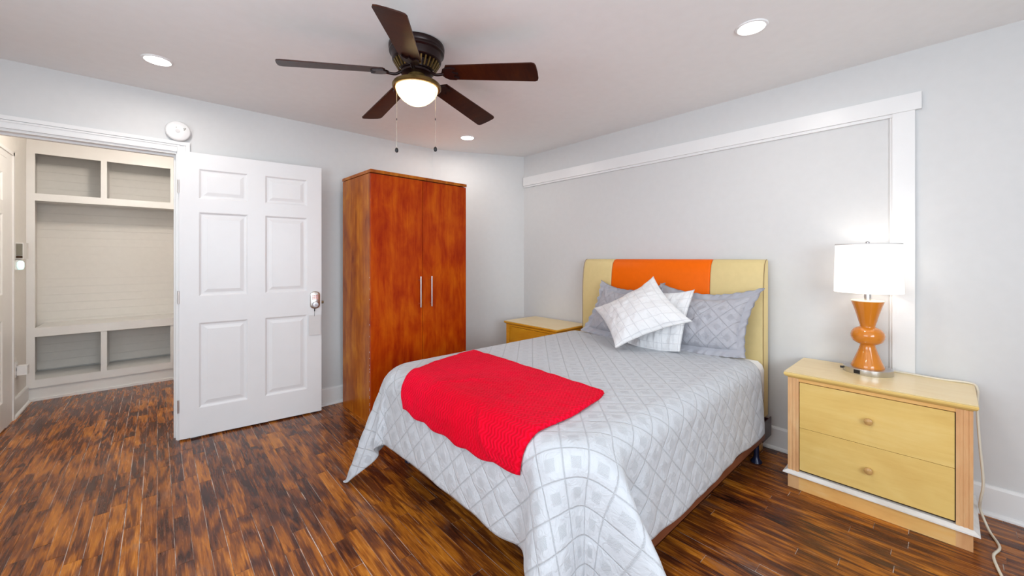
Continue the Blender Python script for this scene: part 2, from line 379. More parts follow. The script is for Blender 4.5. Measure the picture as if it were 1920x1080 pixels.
# baseboards with quarter round
def baseboard(name, p0, p1, n, h=0.15, t=0.015, mat='trim'):
    p0, p1, n = Vector((*p0, 0)), Vector((*p1, 0)), Vector((*n, 0)).normalized()
    prof = [(0, 0), (0.030, 0), (0.029, 0.008), (0.024, 0.016), (t, 0.021), (t, h - 0.014), (t * 0.75, h - 0.004), (t * 0.45, h), (0, h)]
    vs = []; k = len(prof)
    for p in (p0, p1):
        for a, z in prof: vs.append(p + n * a + Vector((0, 0, z)))
    fs = [(i, (i + 1) % k, k + (i + 1) % k, k + i) for i in range(k)] + [tuple(range(k))[::-1], tuple(range(k, 2 * k))]
    o = mesh_obj(name, vs, fs, M[mat]); bmx = bmesh.new(); bmx.from_mesh(o.data); bmesh.ops.recalc_face_normals(bmx, faces=bmx.faces); bmx.to_mesh(o.data); bmx.free()
    return struct(o)
baseboard('baseboard_right', (XR, YF), (XR, CY), (-1, 0))
baseboard('baseboard_back', (0.172, YB), (CX, YB), (0, -1))
baseboard('baseboard_corner', (CX, YB), (XR, CY), (-(YB - CY), -(XR - CX)))
baseboard('baseboard_left', (XL, YF), (XL, YB), (1, 0))
baseboard('baseboard_front', (XL, YF), (XR, YF), (0, 1))
baseboard('baseboard_hall', (HX0, 4.985), (HX0, 5.49), (1, 0), mat='halltrim')

# trim around the opening (profiled casing) and jambs
def casing_leg(name, x0, x1, z1):
    return boxes(name, [((x0, YB - 0.012, 0), (x1, YB, z1)), ((x1 - 0.022, YB - 0.022, 0), (x1, YB - 0.012, z1)), ((x1 - 0.034, YB - 0.017, 0), (x1 - 0.024, YB - 0.012, z1)), ((x0, YB - 0.018, 0), (x0 + 0.012, YB - 0.012, z1))], M['trim'])
struct(casing_leg('trim_1', 0.103, 0.172, 2.112))
struct(boxes('trim_2', [((XL + 0.02, YB - 0.0125, 2.04), (0.1025, YB, 2.11)), ((XL + 0.02, YB - 0.0225, 2.089), (0.1715, YB - 0.0125, 2.1125)), ((XL + 0.02, YB - 0.0175, 2.076), (0.104, YB - 0.0125, 2.086)), ((XL + 0.02, YB - 0.0185, 2.04), (0.1, YB - 0.0125, 2.053))], M['trim']))
struct(boxes('trim_3', [((OX0, YB - 0.004, OZ - 0.02), (OX1, YB + 0.125, OZ)), ((OX0, YB + 0.05, OZ - 0.032), (OX1, YB + 0.085, OZ - 0.02)), ((OX1 - 0.004, YB - 0.004, 0), (OX1 + 0.016, YB + 0.125, OZ - 0.02)), ((OX1 - 0.014, YB + 0.05, 0), (OX1 - 0.004, YB + 0.085, OZ - 0.032))], M['trim']))
# flat boards around the filled-in opening above the bed
struct(box('trim_4', (XR - 0.028, 0.10, 2.104), (XR, 3.235, 2.197), M['trim'], bev=0.002))
struct(box('trim_5', (XR - 0.021, 0.125, 0.15), (XR, 0.215, 2.104), M['trim'], bev=0.0015))
struct(boxes('trim_6', [((XR - 0.016, 0.215, 2.086), (XR, 3.24, 2.104)), ((XR - 0.010, 0.215, 0.15), (XR, 0.226, 2.086))], M['trim'], bev=0.002))

# ------------------------------------------------------------------ floor : oak strips laid one by one
subf = struct(box('floor', (XL - 0.1, YF - 0.1, -0.05), (XR + 0.1, HY1 + 0.1, -0.0012), M['subfloor']))
me_unit = bpy.data.meshes.new('plank')
bmu = bmesh.new(); add_box(bmu, (-0.5, -0.5, -1), (0.5, 0.5, 0)); bmesh.ops.recalc_face_normals(bmu, faces=bmu.faces); bmu.to_mesh(me_unit); bmu.free()
me_unit.materials.append(M['plank'])
rnd = random.Random(11)
planks = []
pitch = 0.059
x = XL
fx, fy, rx_, ry_ = 0.669, 0.743, 0.743, -0.669
while x < XR:
    inhall = HX0 - 0.03 < x < HX1
    y = YF - rnd.random() * 0.6; yend = HY1 if inhall else YB
    while y < yend:
        l = rnd.choice((0.22, 0.3, 0.4, 0.5, 0.62, 0.8, 1.0)) * rnd.uniform(0.85, 1.15)
        y0, y1 = max(y, YF), min(y + l, yend)
        if y1 - y0 > 0.03:
            cx, cy = x + pitch / 2, (y0 + y1) / 2
            s = 0
            for k in range(5):
                yy = y0 + (y1 - y0) * (k + 0.5) / 5
                d = fx * cx + fy * yy; r = rx_ * cx + ry_ * yy
                if d < 0.3: continue
                px = 960 + 738 * r / d; py = 483.5 + 738 * 1.29 / d
                if not (0 < px < 1920 and py < 1080): continue
                if 0.9 < cx < 3.0 and 0.95 < yy < 2.35: continue
                if cx > 2.65 and -0.08 < yy < 0.62: continue
                if 1.2 < cx < 2.2 and 3.0 < yy < 3.6: continue
                if cx > 1.7 and yy > 1.9: continue
                if yy > 5.5: continue
                if cx > 0.2 and yy > 3.66: continue
                s += (y1 - y0) / d ** 3
            planks.append((s, cx, cy, y1 - y0))
        y += l
    x += pitch
planks.sort(key=lambda p: -p[0])
fv, ff = [], []
for i, (s, cx, cy, l) in enumerate(planks):
    wd = pitch - rnd.choice((0.0007, 0.0012, 0.0022, 0.0034)); ln = l - rnd.choice((0.0012, 0.0025)); dz = rnd.uniform(-0.0002, 0.0003)
    tx, ty = rnd.gauss(0, 0.004), rnd.gauss(0, 0.0005)
    if i < 295 and s > 0:
        o = bpy.data.objects.new('plank', me_unit); sc.collection.objects.link(o); o.parent = subf
        o.location = (cx, cy, dz); o.scale = (wd, ln, 0.0011); o.rotation_euler = (ty, tx, 0)
    else:
        b0 = len(fv)
        for ax in (-0.5, 0.5):
            for ay in (-0.5, 0.5):
                for az in (-0.0011, 0):
                    fv.append((cx + ax * wd, cy + ay * ln, dz + az - ax * wd * tx + ay * ln * ty))
        for f in ((0, 1, 3, 2), (4, 6, 7, 5), (0, 4, 5, 1), (2, 3, 7, 6), (0, 2, 6, 4), (1, 5, 7, 3)): ff.append(tuple(b0 + q for q in f))
far = mesh_obj('plank_field', fv, ff, M['plank_s'], subf); far['kind'] = 'stuff'

# ------------------------------------------------------------------ ceiling downlights
DL = [('recessed downlight glowing in the ceiling above the hall doorway', 0.0, 3.08), ('recessed downlight glowing in the ceiling towards the bedside lamp', 2.2, 0.66),
      ('recessed downlight glowing in the ceiling above the wardrobe, behind the fan', 2.2, 3.08), ('recessed downlight in the ceiling above the camera, outside the picture', 0.0, 0.66)]
for lab, x, y in DL:
    t = thing('downlight', lab, 'light', (x, y, H), group='recessed ceiling downlights')
    lathe('trim_ring', [(0.058, -0.004), (0.062, -0.007), (0.070, -0.005), (0.073, 0.0), (0.058, 0.0)], M['white_plastic'], t, 40)
    lathe('lens', [(0.0, -0.005), (0.059, -0.005), (0.059, 0.0), (0, 0.0)], M['led'], t, 40)
t = thing('hall_downlight', 'recessed downlight in the ceiling of the hall beyond the doorway', 'light', (-0.05, 4.35, H))
lathe('trim_ring', [(0.058, -0.004), (0.062, -0.007), (0.070, -0.005), (0.073, 0.0), (0.058, 0.0)], M['white_plastic'], t, 40)
lathe('lens', [(0.0, -0.005), (0.059, -0.005), (0.059, 0.0), (0, 0.0)], M['led'], t, 40)

# ------------------------------------------------------------------ the open bedroom door
dang = math.atan2(3.522 - 3.612, 1.02 - 0.112)
DR = sroot('door_1', (0.112, 3.612, 0.012), dang)        # local x along the leaf, front face y = 0, thickness towards +y
DW, DH = 0.914, 2.03
cuts = [(0.108, 0.402), (0.512, 0.806)]
rows = [(0.200, 0.812), (1.002, 1.607), (1.703, 1.918)]
def door_leaf(name, W, Hh, cols, rows_, mat, parent, th=0.035, front=-1):
    xs = sorted({0, W, *[v for c in cols for v in c]}); zs = sorted({0, Hh, *[v for c in rows_ for v in c]})
    bm = bmesh.new()
    for side, y0 in ((-1, 0.0), (1, th)):
        for i in range(len(xs) - 1):
            for j in range(len(zs) - 1):
                a, b, c, d = xs[i], xs[i + 1], zs[j], zs[j + 1]
                q = [(a, c), (b, c), (b, d), (a, d)]
                ispan = (a, b) in cols and (c, d) in rows_
                if not ispan: bm.faces.new([bm.verts.new((p[0], y0, p[1])) for p in q])
                else:
                    prev = None
                    for ins, dep in ((0, 0), (0.004, 0.0015), (0.010, 0.007), (0.016, 0.009), (0.020, 0.009)):
                        r = [bm.verts.new((p[0], y0 - side * dep, p[1])) for p in ((a + ins, c + ins), (b - ins, c + ins), (b - ins, d - ins), (a + ins, d - ins))]
                        if prev:
                            for k in range(4): bm.faces.new((prev[k], prev[(k + 1) % 4], r[(k + 1) % 4], r[k]))
                        prev = r
                    bm.faces.new(prev)
    for q in (((0, 0, 0), (0, th, 0), (0, th, Hh), (0, 0, Hh)), ((W, 0, 0), (W, th, 0), (W, th, Hh), (W, 0, Hh)), ((0, 0, 0), (W, 0, 0), (W, th, 0), (0, th, 0)), ((0, 0, Hh), (W, 0, Hh), (W, th, Hh), (0, th, Hh))):
        bm.faces.new([bm.verts.new(p) for p in q])
    bmesh.ops.remove_doubles(bm, verts=bm.verts, dist=1e-5)
    bm_obj(name, bm, mat, parent)
def raised_panel(W0, W1, z0, z1, y, side, mat, parent):
    bm = bmesh.new(); prev = None
    for ins, dep in ((0.020, 0.009), (0.024, 0.0095), (0.050, 0.003), (0.052, 0.0032)):
        r = [bm.verts.new((p[0], y - side * dep, p[1])) for p in ((W0 + ins, z0 + ins), (W1 - ins, z0 + ins), (W1 - ins, z1 - ins), (W0 + ins, z1 - ins))]
        if prev:
            for k in range(4): bm.faces.new((prev[k], prev[(k + 1) % 4], r[(k + 1) % 4], r[k]))
        prev = r
    bm.faces.new(prev)
    return bm_obj('door_panel', bm, mat, parent)
door_leaf('door_slab', DW, DH, cuts, rows, M['door'], DR)
for c in cuts:
    for r_ in rows: raised_panel(c[0], c[1], r_[0], r_[1], 0.0, -1, M['door'], DR)
for z in (0.235, 1.00, 1.78):
    tube('hinge', [(-0.004, -0.003, z - 0.045), (-0.004, -0.003, z + 0.045)], 0.0055, M['satin'], DR, 10, False)
# keypad deadbolt
bm = bmesh.new()
n = 24
for yy in (-0.001, -0.016, -0.022):
    pass
def stadium(w_, h_, c=10):
    pts = []
    for i in range(c + 1):
        a = math.pi * i / c; pts.append((w_ * math.cos(a), h_ - w_ * 0.8 + w_ * 0.8 * math.sin(a)))
    for i in range(c + 1):
        a = math.pi + math.pi * i / c; pts.append((w_ * math.cos(a), -h_ + w_ * 0.8 + w_ * 0.8 * math.sin(a)))
    return pts
def plate(name, w_, h_, y0, y1, ch, cx, cz, mat, parent):
    bm = bmesh.new(); rings = []
    for (s, yy) in ((1, y0), (1, y1 + ch), (1 - ch / w_, y1)):
        rings.append([bm.verts.new((cx + p[0] * s, yy, cz + p[1] * s)) for p in stadium(w_, h_)])
    for A, B in zip(rings, rings[1:]):
        for k in range(len(A)): bm.faces.new((A[k], A[(k + 1) % len(A)], B[(k + 1) % len(A)], B[k]))
    bm.faces.new(rings[-1]); bm.faces.new(rings[0][::-1])
    return bm_obj(name, bm, mat, parent, smooth=True)
lk = plate('keypad_lock', 0.036, 0.072, 0.0, -0.024, 0.006, 0.862, 0.930, M['satin'], DR)
kb = bmesh.new()
for i in range(4):
    for j in range(3): add_box(kb, (0.841 + i * 0.0115, -0.027, 0.935 + j * 0.0125), (0.8495 + i * 0.0115, -0.023, 0.944 + j * 0.0125))
bm_obj('keypad_button', kb, plain('pink_lit_keys', (0.72, 0.30, 0.28), 0.4), lk)
def cyl_y(name, cx, cz, prof, mat, parent, seg=28):
    bm = bmesh.new(); rings = []
    for r, y in prof:
        rings.append([bm.verts.new((cx + r * math.cos(2 * math.pi * i / seg), y, cz + r * math.sin(2 * math.pi * i / seg))) for i in range(seg)])
    for A, B in zip(rings, rings[1:]):
        for k in range(seg): bm.faces.new((A[k], A[(k + 1) % seg], B[(k + 1) % seg], B[k]))
    bm.faces.new(rings[0]); bm.faces.new(rings[-1])
    return bm_obj(name, bm, mat, parent, smooth=True)
cyl_y('lock_cylinder', 0.864, 0.893, [(0.024, -0.020), (0.024, -0.034), (0.020, -0.040), (0.012, -0.0405)], M['chrome'], lk)
box('key_slot', (0.8625, -0.0415, 0.885), (0.8655, -0.040, 0.902), M['black'], lk)
tube('latch_bolt', [(0.905, 0.017, 0.905), (0.932, 0.017, 0.905)], 0.011, M['brass'], DR, 12, False)
cyl_y('thumb_turn', 0.862, 0.905, [(0.026, 0.035), (0.026, 0.045), (0.010, 0.047)], M['satin'], DR)
# card hanging from the lock
t = thing('door_tag', 'blank white card hanging on a dark loop under the keypad lock', 'tag', tuple(DR.matrix_basis @ Vector((0.862, -0.012, 0.64))), dang)
box('card', (-0.045, -0.0012, 0.0), (0.043, 0.0006, 0.165), M['card'], t, bev=0.0004)
tube('loop', [(-0.004, -0.001, 0.155), (-0.003, -0.003, 0.19), (-0.003, -0.003, 0.205)], 0.0011, M['black'], t, 6)
tube('clasp', [(-0.003, -0.003, 0.197), (-0.003, -0.003, 0.218)], 0.0035, M['black'], t, 8, False)

# ------------------------------------------------------------------ smoke detector
t = thing('smoke_detector', 'round white smoke detector on the wall above the door casing', 'detector', (0.107, YB, 2.182))
cyl_y('base_plate', 0, 0, [(0.062, -0.0005), (0.062, -0.012)], M['white_plastic'], t, 40)
cyl_y('cover', 0, 0, [(0.055, -0.012), (0.068, -0.018), (0.070, -0.026), (0.067, -0.036), (0.060, -0.041), (0.018, -0.043), (0.002, -0.043)], M['white_plastic'], t, 40)
cyl_y('test_button', -0.002, -0.002, [(0.013, -0.0425), (0.013, -0.0455), (0.011, -0.0465)], M['card'], t, 24)
for k, (a, b) in enumerate(((-0.012, 0.018), (0.030, 0.018), (0.036, 0.012), (0.031, 0.008), (0.039, 0.020))):
    box('vent_slot', (a, -0.0445, b), (a + 0.0035, -0.040, b + 0.007), M['lcd'], t)

# ------------------------------------------------------------------ wardrobe
wang = math.atan2(0.04, 0.928)
W = thing('wardrobe', 'tall reddish cherry veneer wardrobe with two doors and steel bar handles', 'wardrobe', (1.228, 3.0, 0), wang)
WW, WD, WH = 0.928, 0.55, 1.98
box('side_panel', (0, 0.021, 0.0), (0.018, WD, WH - 0.028), M['cherry_side'], W, bev=0.001)
box('side_panel', (WW - 0.018, 0.021, 0.0), (WW, WD, WH - 0.028), M['cherry_side'], W, bev=0.001)
box('back_panel', (0.018, WD - 0.012, 0.05), (WW - 0.018, WD - 0.004, WH - 0.028), M['cherry_dark'], W)
box('bottom_panel', (0.018, 0.022, 0.05), (WW - 0.018, WD - 0.012, 0.07), M['cherry_dark'], W)
box('plinth', (0.018, 0.04, 0.0), (WW - 0.018, 0.055, 0.05), M['cherry_dark'], W)
box('top_panel', (-0.004, -0.004, WH - 0.024), (WW + 0.004, WD, WH), M['cherry_side'], W, bev=0.0015)
box('top_rail', (0.018, 0.025, WH - 0.05), (WW - 0.018, 0.045, WH - 0.024), M['cherry_dark'], W)
for (a, b, hx) in ((0.001, 0.459, 0.425), (0.463, WW - 0.001, 0.533)):
    d = box('wardrobe_door', (a, 0.0, 0.035), (b, 0.019, WH - 0.032), M['cherry'], W, bev=0.0012)
    bm = bmesh.new()
    h = tube('handle', [(hx, -0.032, 0.872), (hx, -0.032, 1.132)], 0.0062, M['chrome'], d, 14, False)
    for z in (0.902, 1.102): tube('handle_post', [(hx, 0.0, z), (hx, -0.030, z)], 0.0045, M['chrome'], d, 10, False)
chips = bmesh.new()
rc = random.Random(5)
for k in range(26):
    z = rc.choice((rc.uniform(0.03, 0.7), rc.uniform(0.03, 1.2))); s = rc.uniform(0.002, 0.005)
    add_box(chips, (-0.0006, 0.0205, z), (0.0025, 0.0225, z + s * 2))
bm_obj('chipped_edge', chips, M['paint_chip'], W)['kind'] = 'stuff'

# ------------------------------------------------------------------ nightstands
def nightstand(label, y0c, front, post, top, base, worn, topedge, knobs=True):
    T = thing('nightstand', label, 'nightstand', (2.655, y0c, 0), group='matching two-drawer nightstands')
    hw, D = 0.34, 0.425
    # top with ogee underside
    prof = [(0.0, 0.0), (0.004, 0.004), (0.012, 0.008), (0.018, 0.016), (0.019, 0.024), (0.017, 0.028)]
    bm = bmesh.new(); prev = None
    for e, z in prof:
        r = [bm.verts.new(p) for p in ((-0.004 - e, -hw - e + 0.002, 0.617 + z), (D + 0.005, -hw - e + 0.002, 0.617 + z), (D + 0.005, hw + e - 0.002, 0.617 + z), (-0.004 - e, hw + e - 0.002, 0.617 + z))]
        if prev:
            for k in range(4): bm.faces.new((prev[k], prev[(k + 1) % 4], r[(k + 1) % 4], r[k]))
        else: bm.faces.new(r)
        prev = r
    bm_obj('top_moulding', bm, topedge, T)
    box('tabletop', (-0.019, -hw - 0.015, 0.6452), (D + 0.005, hw + 0.015, 0.650), top, T, bev=0.0015)
    box('side_panel', (0.0, -hw + 0.001, 0.075), (D, -hw + 0.016, 0.617), post if worn else front, T)
    box('side_panel', (0.0, hw - 0.016, 0.075), (D, hw - 0.001, 0.617), post if worn else front, T)
    box('back_panel', (D - 0.01, -hw + 0.016, 0.075), (D, hw - 0.016, 0.617), post, T)
    box('top_rail', (-0.0005, -hw + 0.05, 0.600), (0.018, hw - 0.05, 0.617), base, T)
    for s in (-1, 1):
        a, b = sorted((s * (hw + 0.001), s * (hw - 0.05)))
        wq = (b - a); xs = [a, a + wq * 0.22, a + wq * 0.28, a + wq * 0.40, a + wq * 0.46, a + wq * 0.54, a + wq * 0.60, a + wq * 0.72, a + wq * 0.78, b]
        dp = [0, 0, 1, 1, 0, 0, 1, 1, 0, 0]
        bm = bmesh.new(); v0, v1 = [], []
        for xx, q in zip(xs, dp):
            v0.append(bm.verts.new((-0.004 + 0.0022 * q, xx, 0.098))); v1.append(bm.verts.new((-0.004 + 0.0022 * q, xx, 0.617)))
        for k in range(len(xs) - 1): bm.faces.new((v0[k], v0[k + 1], v1[k + 1], v1[k]))
        e0, e1, e2, e3 = [bm.verts.new(p) for p in ((0.03, a, 0.098), (0.03, a, 0.617), (0.03, b, 0.098), (0.03, b, 0.617))]
        bm.faces.new((v0[0], v1[0], e1, e0)); bm.faces.new((v0[-1], e2, e3, v1[-1])); bm.faces.new((e0, e1, e3, e2))
        bm_obj('corner_post', bm, post, T)
    box('carcass_shadow', (0.014, -hw + 0.05, 0.10), (0.02, hw - 0.05, 0.600), M['gapdark'], T)
    for (z0, z1, kz) in ((0.347, 0.5965, 0.472), (0.112, 0.345, 0.226)):
        d = box('drawer', (-0.002, -hw + 0.0535, z0), (0.013, hw - 0.0535, z1), front, T, bev=0.0015)
        k = lathe('knob', [(0.0, 0.030), (0.010, 0.0295), (0.0165, 0.025), (0.0175, 0.019), (0.014, 0.012), (0.008, 0.006), (0.008, 0.0)], M['knob'], d, 28)
        k.location = (-0.002, 0.0, kz); k.rotation_euler = (0, R(-90), 0)
    # ledge moulding
    bm = bmesh.new(); prev = None
    for e, z in ((0.002, 0.098), (0.010, 0.093), (0.021, 0.086), (0.022, 0.080), (0.004, 0.075)):
        r = [bm.verts.new(p) for p in ((-e, -hw - e, z), (D, -hw - e, z), (D, hw + e, z), (-e, hw + e, z))]
        if prev:
            for k in range(4): bm.faces.new((prev[k], prev[(k + 1) % 4], r[(k + 1) % 4], r[k]))
        else: bm.faces.new(r)
        prev = r
    bm.faces.new(prev)
    bm_obj('base_moulding', bm, M['worn_white'] if worn else base, T)
    box('plinth', (-0.003, -hw + 0.05, 0.0), (0.015, hw - 0.05, 0.0752), base, T)
    for s in (-1, 1):
        a, b = sorted((s * (hw + 0.001), s * (hw - 0.0502)))
        box('plinth_block', (-0.0034, a, 0.0), (D, b, 0.0752), post, T)
    return T
nightstand('pale maple two-drawer nightstand with worn pinkish posts, under the orange lamp', 0.27, M['maple'], M['maple_post'], M['maple_top'], M['maple_base'], True, M['maple'])
nightstand('maple nightstand, shade coloured into its orange sides, in the far corner, mostly hidden behind the bed', 2.69, M['maple_shaded'], M['maple_shaded'], M['maple_top'], M['maple_shaded'], False, M['maple_shaded'])

# ------------------------------------------------------------------ table lamp
t = thing('table_lamp', 'table lamp with orange ceramic hourglass body and lit white drum shade', 'lamp', (2.95, 0.305, 0.650))
lathe('base', [(0, 0), (0.105, 0), (0.106, 0.002), (0.106, 0.030), (0.104, 0.032), (0, 0.032)], M['chrome'], t, 56)
lathe('body', [(0.0, 0.032), (0.072, 0.032), (0.073, 0.036), (0.066, 0.052), (0.052, 0.09), (0.040, 0.125), (0.033, 0.150), (0.034, 0.158), (0.048, 0.163), (0.064, 0.175), (0.0725, 0.195), (0.0735, 0.210), (0.070, 0.226), (0.058, 0.243), (0.042, 0.252), (0.034, 0.255), (0.033, 0.262),
               (0.038, 0.280), (0.048, 0.320), (0.060, 0.362), (0.0715, 0.398)], M['orange_glaze'], t, 56, angle=55)
lathe('top_cap', [(0.0716, 0.398), (0.072, 0.402), (0.069, 0.404), (0.0, 0.404)], M['glaze_rim'], t, 56)
lathe('neck', [(0.0, 0.404), (0.014, 0.404), (0.016, 0.425), (0.0125, 0.450), (0.0125, 0.50), (0.0, 0.50)], M['chrome'], t, 24)
lathe('lamp_shade', [(0.146, 0.447), (0.1475, 0.447), (0.141, 0.716), (0.1395, 0.716)], M['shade'], t, 72, closed=True)
sh = lathe('shade_ring', [(0.1392, 0.712), (0.1418, 0.712), (0.1418, 0.718), (0.1392, 0.718)], M['card'], t, 72, closed=True)
tube('shade_spider', [(-0.139, 0, 0.705), (0.139, 0, 0.705)], 0.0015, M['chrome'], t, 6, False)
tube('harp', [(0.0, 0.02, 0.50), (0, 0.055, 0.56), (0, 0.05, 0.66), (0, 0.0, 0.705), (0, -0.05, 0.66), (0, -0.055, 0.56), (0, -0.02, 0.50)], 0.0018, M['chrome'], t, 6)
lathe('finial', [(0.0, 0.705), (0.004, 0.705), (0.004, 0.715), (0.010, 0.720), (0.008, 0.730), (0.0, 0.735)], M['chrome'], t, 20)
ow = box('power_outlet', (-0.014, -0.0008, -0.010), (0.014, 0.004, 0.010), M['black'], t)
ow.location = (-0.1005, 0.034, 0.016); ow.rotation_euler = (0, 0, R(-90 - 18.5))
tube('switch_knob', [(-0.03, 0.098, 0.016), (-0.034, 0.114, 0.016)], 0.006, M['black'], t, 10, False)
for s in (-1, 1):
    b_ = box('outlet_slot', (-0.008 if s < 0 else 0.003, 0.0038, -0.005), (-0.003 if s < 0 else 0.008, 0.0052, 0.005), M['lcd'], ow)
tag(tube('lamp_cord', [(3.06, 0.30, 0.654), (3.07, 0.16, 0.654), (3.05, 0.03, 0.654), (3.06, -0.070, 0.655), (3.02, -0.094, 0.638), (2.98, -0.092, 0.55), (2.93, -0.098, 0.40), (2.90, -0.108, 0.23), (2.90, -0.100, 0.145), (2.93, -0.100, 0.085), (2.90, -0.125, 0.012), (2.78, -0.150, 0.0055), (2.68, -0.128, 0.0055), (2.58, -0.135, 0.0055), (2.46, -0.150, 0.0055), (2.30, -0.14, 0.0055)], 0.0052, M['cord'], None, 10),
    'cream cord running from the table lamp down beside the nightstand onto the floor', 'cord')

# ------------------------------------------------------------------ ceiling fan
FX, FY = 1.046, 1.933
t = thing('ceiling_fan', 'dark five-blade ceiling fan with a lit glass bowl and two pull chains', 'fan', (FX, FY, H))
lathe('motor_housing', [(0, 0), (0.138, 0), (0.146, -0.004), (0.148, -0.012), (0.147, -0.030), (0.143, -0.035), (0.146, -0.040), (0.145, -0.047), (0.134, -0.053), (0.131, -0.078), (0.129, -0.088), (0.124, -0.092), (0.114, -0.094), (0.090, -0.098), (0.082, -0.138), (0.060, -0.142), (0.0, -0.142)], M['bronze'], t, 56)
for i in range(30):
    a = 2 * math.pi * i / 30
    bm = bmesh.new(); add_box(bm, (-0.0035, -0.004, -0.024), (0.0035, 0.004, 0.024))
    bm.transform(Matrix.Translation((0.107 * math.cos(a), 0.107 * math.sin(a), -0.117)) @ Matrix.Rotation(a, 4, 'Z') @ Matrix.Rotation(R(32), 4, 'Y'))
    bm_obj('vent_fin', bm, M['pan'], t)
lathe('flywheel', [(0.0, -0.142), (0.080, -0.142), (0.084, -0.146), (0.084, -0.156), (0.078, -0.160), (0, -0.160)], M['bronze'], t, 40)
lathe('light_neck', [(0.046, -0.158), (0.047, -0.186), (0.052, -0.192), (0.052, -0.200), (0.0, -0.200)], M['pan'], t, 40)
lathe('light_pan', [(0.0, -0.190), (0.050, -0.190), (0.058, -0.196), (0.100, -0.202), (0.124, -0.210), (0.130, -0.220), (0.130, -0.228), (0.124, -0.234), (0.114, -0.234), (0.112, -0.226), (0, -0.226)], M['pan'], t, 56)
lathe('glass_bowl', [(0.110, -0.2265), (0.112, -0.236), (0.109, -0.250), (0.098, -0.271), (0.080, -0.290), (0.056, -0.308), (0.030, -0.320), (0.012, -0.3235), (0, -0.324)], M['globe'], t, 56)
BZ = -0.144
for k in range(5):
    a = -3.4816 + k * 2 * math.pi / 5
    # blade outline
    r0, r1 = 0.185, 0.665
    outl = []
    def wid(u): return 0.054 + 0.014 * u
    top, bot = [], []
    for i in range(13):
        u = i / 12; r = r0 + (r1 - r0 - 0.02) * u; top.append((r, wid(u))); bot.append((r, -wid(u)))
    tip = [(r1 - 0.006, wid(1) - 0.006), (r1, wid(1) - 0.022), (r1 + 0.002, 0.0), (r1, -wid(1) + 0.022), (r1 - 0.006, -wid(1) + 0.006)]
    outl = top + tip + bot[::-1] + [(r0 - 0.015, -0.03), (r0 - 0.02, 0), (r0 - 0.015, 0.03)]
    bm = bmesh.new(); lo = [bm.verts.new((p[0], p[1], -0.003)) for p in outl]; hi = [bm.verts.new((p[0], p[1], 0.003)) for p in outl]
    bm.faces.new(lo[::-1]); bm.faces.new(hi)
    for i in range(len(lo)): bm.faces.new((lo[i], lo[(i + 1) % len(lo)], hi[(i + 1) % len(lo)], hi[i]))
    b_ = bm_obj('fan_blade', bm, M['blade'], t)
    b_.matrix_basis = Matrix.Translation((0, 0, BZ)) @ Matrix.Rotation(a, 4, 'Z') @ Matrix.Rotation(R(6.1), 4, 'Y') @ Matrix.Rotation(R(-13), 4, 'X')
    # iron : arm + shield
    bm = bmesh.new()
    sh_ = [(0.150, 0.012), (0.160, 0.030), (0.180, 0.043), (0.215, 0.046), (0.235, 0.036), (0.222, 0.028), (0.210, 0.016), (0.222, 0.006), (0.240, 0.0)]
    sh_ = sh_ + [(p[0], -p[1]) for p in sh_[::-1][1:]]
    lo = [bm.verts.new((p[0], p[1], -0.013)) for p in sh_]; hi = [bm.verts.new((p[0], p[1], -0.0031)) for p in sh_]
    bm.faces.new(lo[::-1]); bm.faces.new(hi)
    for i in range(len(lo)): bm.faces.new((lo[i], lo[(i + 1) % len(lo)], hi[(i + 1) % len(lo)], hi[i]))
    iron = bm_obj('blade_iron', bm, M['bronze'], b_, bev=0.003)
    arm = tube('iron_arm', [(0.070, 0, 0.002), (0.090, 0, -0.004), (0.112, 0, -0.014), (0.135, 0, -0.014), (0.160, 0, -0.009)], 0.0075, M['bronze'], b_, 10)
for (dx, zt, zb) in ((-0.104, -0.236, -0.560), (0.104, -0.236, -0.555)):
    # chains hang from the rim, left and right as seen from the doorway side
    px, py = 0.743 * dx, -0.669 * dx
    px -= 0.669 * 0.02; py -= 0.743 * 0.02
    c = tube('pull_chain', [(px, py, zt), (px, py, zb)], 0.0011, M['chainmetal'], t, 6, False)
    lathe('pull_knob', [(0, zb + 0.004), (0.006, zb), (0.009, zb - 0.008), (0.009, zb - 0.016), (0.006, zb - 0.022), (0, zb - 0.024)], M['black'], c, 20, (px, py, 0))
    lathe('chain_joint', [(0, -0.398), (0.0024, -0.400), (0.0024, -0.410), (0, -0.412)], M['black'], c, 10, (px, py, 0))

# ------------------------------------------------------------------ bed : frame and headboard
B = thing('bed', 'bed frame with brown side rails and cream and orange leather headboard', 'bed', (3.04, 1.552, 0))
hy0, hy1 = 0.812 - 1.552, 2.292 - 1.552
oy0, oy1 = 1.156 - 1.552, 1.984 - 1.552
def hb_prof():   # local x (towards the foot is negative) against z : front face, curving back at the top
    return [(0.0, 0.24), (-0.085, 0.24), (-0.092, 0.40), (-0.092, 0.95), (-0.088, 1.08), (-0.078, 1.18), (-0.062, 1.245), (-0.040, 1.272), (-0.018, 1.279), (0.0, 1.279)]
def hb_piece(name, y0, y1, mat, grow=0.0):
    pr = hb_prof(); bm = bmesh.new(); rings = []
    ins = 0.008
    for (yy, g) in ((y0, ins), (y0 + ins * 0.6, ins * 0.2), (y0 + ins * 1.6, 0), (y1 - ins * 1.6, 0), (y1 - ins * 0.6, ins * 0.2), (y1, ins)):
        rings.append([bm.verts.new((min(p[0] + (g if p[0] < -0.01 else 0), 0), yy, p[1] - (g if p[1] > 1.2 else 0))) for p in pr])
    for A, C in zip(rings, rings[1:]):
        for k in range(len(A)): bm.faces.new((A[k], A[(k + 1) % len(A)], C[(k + 1) % len(A)], C[k]))
    bm.faces.new(rings[0]); bm.faces.new(rings[-1])
    return bm_obj(name, bm, mat, B, smooth=True, angle=60)
hb_piece('headboard_side_panel', hy0, oy0, M['cream'])
